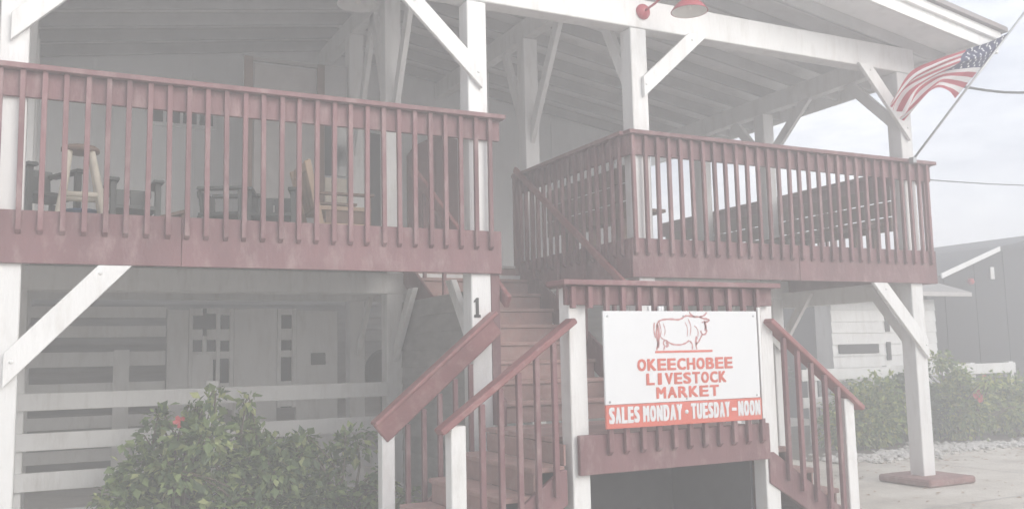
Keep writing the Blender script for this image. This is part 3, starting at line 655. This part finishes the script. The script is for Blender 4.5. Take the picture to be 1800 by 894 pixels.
for xa, xb in ((1.575, 2.135), (2.705, 2.955)):
    fr = pbox('window', xa, xb, .02, .05, 0.9, 2.22, 'glass', PN, 0); n = 3 if xb-xa > .4 else 1; pw = (xb-xa-.05)/n
    for k in range(n+1):
        if n == 3 and k == 1: pbox('muntin', xa+k*pw, xa+k*pw+.05, -.04, .019, .9, 1.86, 'white', fr)
        else: pbox('muntin', xa+k*pw, xa+k*pw+.05, -.04, .019, .9, 2.22, 'white', fr)
    for (za, zb) in ((.9, 1.25), (1.55, 1.66), (1.80, 1.95), (2.14, 2.22)):
        for k in range(n): pbox('muntin', xa+.051+k*pw, xa+(k+1)*pw-.001, -.033, .019, za+random.uniform(-.02, .02), zb, 'white', fr)
    if n == 3: pbox('board', xa+.04, xa+2*pw-.04, -.06, -.042, 1.0, 1.62, 'white', fr)
# hose reel
t = thing('hose_reel', (3.95, 11.6, 1.0), 'dark round hose reel under the deck behind the stairs', 'hose reel')
lathe('drum', [(0, .06), (.30, .06), (.30, .04), (.16, .04), (.16, -.04), (.30, -.04), (.30, -.06), (0, -.06)], 'char', t, (3.95, 11.6, 1.35), 28, (math.pi/2, 0, .2))
box('stand', 3.90, 4.0, 11.66, 11.72, 0, 1.38, 'char', t)
# ------------------------------------------------------------------ vegetation
def leafcloud(clumps, n, size, rnd, droop=.3, aspect=.55):
    """leaves folded along the midrib, spread on and in overlapping clumps; clumps: (centre, radii)"""
    v = []; f = []; wts = [c[1][0]*c[1][1]*c[1][2] for c in clumps]; tot = sum(wts)
    for (c, r), wt in zip(clumps, wts):
        c = Vector(c)
        for _ in range(int(n*wt/tot)+20):
            d = Vector((rnd.gauss(0, 1), rnd.gauss(0, 1), rnd.gauss(0, 1))).normalized(); rad = rnd.random()**.42*(1+.16*rnd.gauss(0, 1))
            p = c + Vector((d.x*r[0], d.y*r[1], d.z*r[2]))*rad
            if p.z < .03: continue
            ax = (d + Vector((rnd.gauss(0, .6), rnd.gauss(0, .6), rnd.gauss(0, .6)-droop))).normalized()
            s = ax.cross(Vector((rnd.gauss(0, .5), rnd.gauss(0, .5), 1))).normalized(); u = s.cross(ax)
            l = size*rnd.choice((.5, .75, .9, 1.1, 1.3, 1.55))*rnd.uniform(.85, 1.1); wd = l*aspect*.5*rnd.uniform(.8, 1.2); o_ = len(v)
            v += [p, p+ax*l*.45+s*wd+u*l*.07, p+ax*l+u*(-.08*l), p+ax*l*.45-s*wd+u*l*.07, p+ax*l*.48]
            f += [(o_, o_+4, o_+1), (o_+1, o_+4, o_+2), (o_, o_+3, o_+4), (o_+3, o_+2, o_+4)]
    return v, f
def shrub(name, base, clumps, n, size, mat, label, seed, cat='shrub', group=None, flowers=(), aspect=.55):
    rnd = random.Random(seed); t = thing(name, base, label, cat, group); Bv = Vector(base)
    v, f = leafcloud(clumps, n, size, rnd, aspect=aspect); o = obj('foliage', mesh_from([Vector(p)-Bv for p in v], f), mat, t, base); o['kind'] = 'stuff'
    for c, r in clumps:
        for k in range(3):
            c2 = Vector(c)+Vector((rnd.uniform(-.6, .6)*r[0], rnd.uniform(-.6, .6)*r[1], rnd.uniform(.1, .75)*r[2])); b0 = Bv+Vector((rnd.uniform(-.12, .12), rnd.uniform(-.1, .1), 0)); m = b0.lerp(c2, .5)+Vector((rnd.uniform(-.1, .1), rnd.uniform(-.1, .1), .12))
            tube('stem', smooth([tuple(b0), tuple(m), tuple(c2)], 3), [.016-.0018*q for q in range(7)], 'bark', t, 5)
    for fl in flowers:
        V = []; F_ = []; rr = .045
        n_ = Vector((rnd.uniform(-.5, .2), -1, rnd.uniform(-.1, .6))).normalized(); a = n_.cross(Vector((0, 0, 1))).normalized(); b = n_.cross(a)
        for q in range(5):
            an = q*2*math.pi/5+rnd.random()*.3; o_ = len(V); dr = a*math.cos(an)+b*math.sin(an); sd_ = -a*math.sin(an)+b*math.cos(an)
            V += [Vector((0, 0, 0)), dr*rr*.6+sd_*rr*.45+n_*.012, dr*rr*1.15+sd_*rr*.28+n_*.028, dr*rr*1.2-sd_*rr*.28+n_*.022, dr*rr*.6-sd_*rr*.45+n_*.01]; F_.append(tuple(range(o_, o_+5)))
        obj('flower', mesh_from(V, F_), 'petal', t, fl)
    return t
def loose(rc, spec):
    out = []
    for (c, r, n) in spec:
        for _ in range(n):
            k = rc.uniform(.28, .52); d = Vector((rc.gauss(0, .55), rc.gauss(0, .55), rc.gauss(0, .5))); q = Vector(c)+Vector((d.x*r[0], d.y*r[1], d.z*r[2]))
            q.z = max(.12, q.z); out.append((tuple(q), (r[0]*k, r[1]*k, r[2]*k*.9)))
    return out
rc = random.Random(31)
shrub('leafy_shrub', (1.05, 8.7, 0), loose(rc, [((.95, 8.7, .50), (.50, .4, .45), 9), ((1.12, 8.7, .84), (.22, .22, .24), 4)])+[((1.14, 8.7, 1.12), (.10, .09, .07)), ((1.25, 8.7, 1.08), (.09, .08, .06)), ((.62, 8.6, .30), (.28, .28, .28))], 2500, .082, 'leafL', 'leafy green shrub with a red flower, leftmost before the board fence', 3, group='shrubs along the left deck', flowers=((1.0, 8.38, 1.03),), aspect=.62)
shrub('leafy_shrub', (1.70, 8.55, 0), loose(rc, [((1.7, 8.5, .48), (.52, .42, .46), 10), ((1.62, 8.55, .84), (.28, .24, .24), 5), ((2.05, 8.5, .72), (.24, .25, .28), 3)])+[((1.58, 8.5, 1.17), (.08, .08, .07)), ((1.35, 8.3, .25), (.3, .3, .26))], 2900, .085, 'leafL', 'tall yellow-green shrub in the middle of the left planting', 5, group='shrubs along the left deck', aspect=.62)
shrub('leafy_shrub', (2.45, 8.5, 0), loose(rc, [((2.4, 8.45, .40), (.42, .36, .40), 8), ((2.72, 8.45, .28), (.28, .3, .28), 4)])+[((2.15, 8.3, .28), (.26, .28, .28))], 2000, .078, 'leafL', 'lower green shrub of the left planting beside the stairs', 9, group='shrubs along the left deck', aspect=.6)
rg = 'hibiscus shrubs along the yard edge'
shrub('hibiscus_shrub', (11.3, 10.35, 0), [((11.2, 10.3, .45), (.62, .5, .48)), ((11.6, 10.4, .75), (.45, .4, .35)), ((10.75, 10.3, .30), (.4, .4, .32))], 4200, .085, 'leafR', 'green shrub seen left of the white corner post', 11, group=rg)
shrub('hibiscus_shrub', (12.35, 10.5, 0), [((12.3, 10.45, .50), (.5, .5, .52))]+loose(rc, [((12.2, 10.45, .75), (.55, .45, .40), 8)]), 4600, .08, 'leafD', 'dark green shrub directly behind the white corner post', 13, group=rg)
shrub('hibiscus_shrub', (13.4, 10.4, 0), [((13.35, 10.35, .52), (.55, .5, .52))]+loose(rc, [((13.3, 10.4, .95), (.5, .4, .40), 8), ((13.8, 10.3, .65), (.45, .4, .4), 5)]), 5200, .085, 'leafR', 'tallest pale green shrub with red flowers right of the corner post', 17, group=rg, flowers=((13.25, 9.9, .78), (13.15, 9.88, .72), (13.32, 9.9, .70), (13.22, 9.86, .66), (13.5, 9.95, 1.0)))
shrub('hibiscus_shrub', (14.6, 10.2, 0), [((14.5, 10.2, .40), (.55, .5, .42)), ((15.1, 10.1, .38), (.5, .5, .38))]+loose(rc, [((14.6, 10.2, .62), (.6, .4, .35), 8), ((15.6, 10.0, .5), (.6, .5, .38), 7)]), 5600, .085, 'leafR', 'wide green shrub at the right edge with a low red flower cluster', 19, group=rg, flowers=((14.45, 9.68, .22), (14.5, 9.66, .30), (14.42, 9.66, .34), (14.55, 9.7, .14)))
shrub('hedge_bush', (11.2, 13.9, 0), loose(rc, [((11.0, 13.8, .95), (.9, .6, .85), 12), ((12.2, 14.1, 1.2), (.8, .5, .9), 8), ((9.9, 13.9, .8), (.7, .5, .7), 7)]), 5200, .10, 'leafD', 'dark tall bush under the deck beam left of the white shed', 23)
# small palm
t = thing('palm', (11.85, 11.1, 0), 'small palm with thin fronds behind the right stair rail', 'palm'); rnd = random.Random(4)
tube('trunk', [(11.85, 11.1, 0), (11.87, 11.1, .5), (11.85, 11.1, .85)], [.09, .075, .06], 'bark', t)
for k in range(13):
    an = k*2.4; V = []; F_ = []; n = 11; rise = rnd.uniform(.35, 1.0); ln = rnd.uniform(.6, .85)
    for i in range(n):
        s = i/(n-1); r = ln*s; z = rise*s*.55-.75*s*s*.6; c = Vector((math.cos(an)*r, math.sin(an)*r, z)); sd_ = Vector((-math.sin(an), math.cos(an), 0)); fw = Vector((math.cos(an), math.sin(an), -.3))
        for sg in (-1, 1):
            o_ = len(V); l = .30*math.sin(math.pi*(.12+.85*s)); tip = c+sd_*sg*l*.8+fw*l*.5+Vector((0, 0, -.10*l)); V += [c-fw*.012, c+fw*.012, tip]; F_.append((o_, o_+1, o_+2))
    obj('frond', mesh_from(V, F_), 'palm', t, (11.85, 11.1, .85))
# gravel strip
rnd = random.Random(2); V = []; F_ = []
bmI = bmesh.new(); bmesh.ops.create_icosphere(bmI, subdivisions=1, radius=1); iv = [v.co.copy() for v in bmI.verts]; fi = [tuple(v.index for v in f.verts) for f in bmI.faces]; bmI.free()
for k in range(2600):
    x = rnd.uniform(9.4, 20); yb = 9.05-(.045*max(0, x-12.5)+.0) + (.12*math.sin(x*1.7)); y = yb+rnd.gauss(.25, .22)+.15; s = rnd.uniform(.015, .05); o_ = len(V)
    V += [Vector((x+p.x*s*rnd.uniform(.8, 1.4), y+p.y*s, s*.45+p.z*s*.6)) for p in iv]; F_ += [tuple(i+o_ for i in q) for q in fi]
o = obj('gravel', mesh_from(V, F_), 'stone'); o['kind'] = 'stuff'; tag(o, 'strip of pale stones edging the planting bed', 'gravel')

V = []; F_ = []; rnd = random.Random(8)
for k in range(420):
    x = rnd.uniform(6.3, 16); y = rnd.uniform(5.5, 9.6)
    if rnd.random() < .5: y = 9.0-abs(rnd.gauss(0, .7))
    a = rnd.uniform(0, 6.28); l = rnd.uniform(.018, .05); d_ = Vector((math.cos(a), math.sin(a), 0)); q = Vector((-d_.y, d_.x, 0)); c = Vector((x, y, .006)); o_ = len(V)
    V += [c-d_*l, c+q*l*.4+Vector((0, 0, rnd.uniform(0, .012))), c+d_*l+Vector((0, 0, rnd.uniform(0, .01))), c-q*l*.4]; F_.append((o_, o_+1, o_+2, o_+3))
o = obj('leaf_litter', mesh_from(V, F_), 'tan'); o['kind'] = 'stuff'; tag(o, 'scattered dry leaves on the concrete yard', 'leaves')
# ------------------------------------------------------------------ sheds and barn behind
SH = thing('clapboard_shed', (12.6, 12.4, 0), 'white clapboard shed with grey shingle roof behind the corner post', 'shed')
wl = box('wall', 11.95, 14.5, 11.62, 12.0, 0, 2.36, 'white', SH)
bdm = cham([(-1.30, -.016, -.1), (1.30, -.016, -.1), (1.30, .012, -.1), (-1.30, .012, -.1), (-1.30, .004, .1), (1.30, .004, .1), (1.30, .012, .1), (-1.30, .012, .1)], .002)
for k in range(12): obj('clapboard', bdm, 'white', wl, (13.225, 11.605, .1+k*.198))
box('opening', 12.05, 13.0, 11.57, 11.60, 1.43, 1.59, 'dark', SH); box('opening', 13.2, 13.3, 11.57, 11.60, 1.30, 1.62, 'dark', SH); box('opening', 13.2, 13.3, 11.57, 11.60, 1.80, 2.05, 'dark', SH)
prism('roof', [(11.2, 2.42), (11.85, 2.62), (12.3, 2.52), (12.3, 2.60), (11.85, 2.71), (11.2, 2.50)], 'x', 11.7, 15.0, 'shingle', SH)
box('eave_trim', 11.7, 15.0, 11.165, 11.199, 2.41, 2.485, 'eave', SH)
WF = thing('yard_fence', (15.2, 11.0, 0), 'white two-rail fence behind the right hibiscus shrubs', 'fence')
for x in (10.9, 12.6, 14.7, 15.75): box('fence_post', x-.06, x+.06, 11.03, 11.13, 0, 1.22, 'white', WF)
box('rail', 10.6, 15.80, 10.98, 11.025, 1.02, 1.20, 'white', WF); box('rail', 10.6, 15.82, 10.98, 11.025, .60, .76, 'white', WF)
BR = thing('dark_barn', (19.6, 14, 0), 'large charcoal barn with white gable trim at the right edge', 'barn')
gp = [(14.6, 2.62), (16.9, 3.38), (19.6, 3.86), (22.3, 3.38), (24.6, 2.62)]
def gz(x):
    for (xa, za), (xb, zb) in zip(gp, gp[1:]):
        if xa <= x <= xb: return za+(zb-za)*(x-xa)/(xb-xa)
    return 2.62
bw = prism('wall', [(14.9, 0), (24.3, 0), (24.3, gz(24.3)-.01)]+[(x, z-.01) for x, z in gp[3:0:-1]]+[(14.9, gz(14.9)-.01)], 'y', 12.05, 17.5, 'barn', BR, 0)
for k in range(10):
    x = 15.4+k*.9; box('seam', x-.012, x+.012, 12.037, 12.049, 0, gz(x)-.03, 'barn', bw, .004)
prism('roof', [(x, z) for x, z in gp]+[(x, z+.10) for x, z in gp[::-1]], 'y', 11.80, 17.7, 'barn', BR, 0)
prism('gable_trim', [(15.0, 2.79), (16.75, 3.37), (16.75, 3.46), (15.0, 2.885)], 'y', 11.765, 11.798, 'white', BR, 0)
box('vent_strip', 16.72, 16.83, 11.99, 12.022, 2.83, 3.07, 'white', BR); lathe('barn_lamp', [(0, .07), (.05, .055), (.07, 0), (.04, -.05), (0, -.06)], 'petal', BR, (16.05, 11.95, 2.76), 16)
# wires
for nm, a, b_, r, lab in (('power_cable', (10.6, 8.0, 5.0), (14.5, 8.1, 5.75), .018, 'thick dark cable leaving the flag towards the right sky'), ('power_cable', (9.6, 9.0, 3.93), (20, 9.1, 4.72), .008, 'thin wire crossing the sky above the dark barn')):
    a = Vector(a); b_ = Vector(b_); tag(tube(nm, [tuple(a.lerp(b_, i/10)-Vector((0, 0, .25*math.sin(math.pi*i/10)))) for i in range(11)], r, 'cable', None, 6), lab, 'cable')

# ------------------------------------------------------------------ haze
if VEIL > 0:  # even scattering volume added in place of a veil on the lens
    m = bpy.data.materials.new('veil_volume'); m.use_nodes = True; nt = m.node_tree; nt.nodes.clear()
    pv = N(nt, 'ShaderNodeVolumePrincipled', inp={'Density': VEIL, 'Color': (.99, .99, .995, 1), 'Anisotropy': 0.0}); ou = N(nt, 'ShaderNodeOutputMaterial'); nt.links.new(pv.outputs[0], ou.inputs['Volume'])
    hz = obj('veil', boxmesh(122, 102, 7.7, 0), m, None, (10, 5, 2.85)); hz['kind'] = 'stuff'; hz['label'] = 'pale milky haze of the lens, built as an added air volume'; hz['category'] = 'veil'
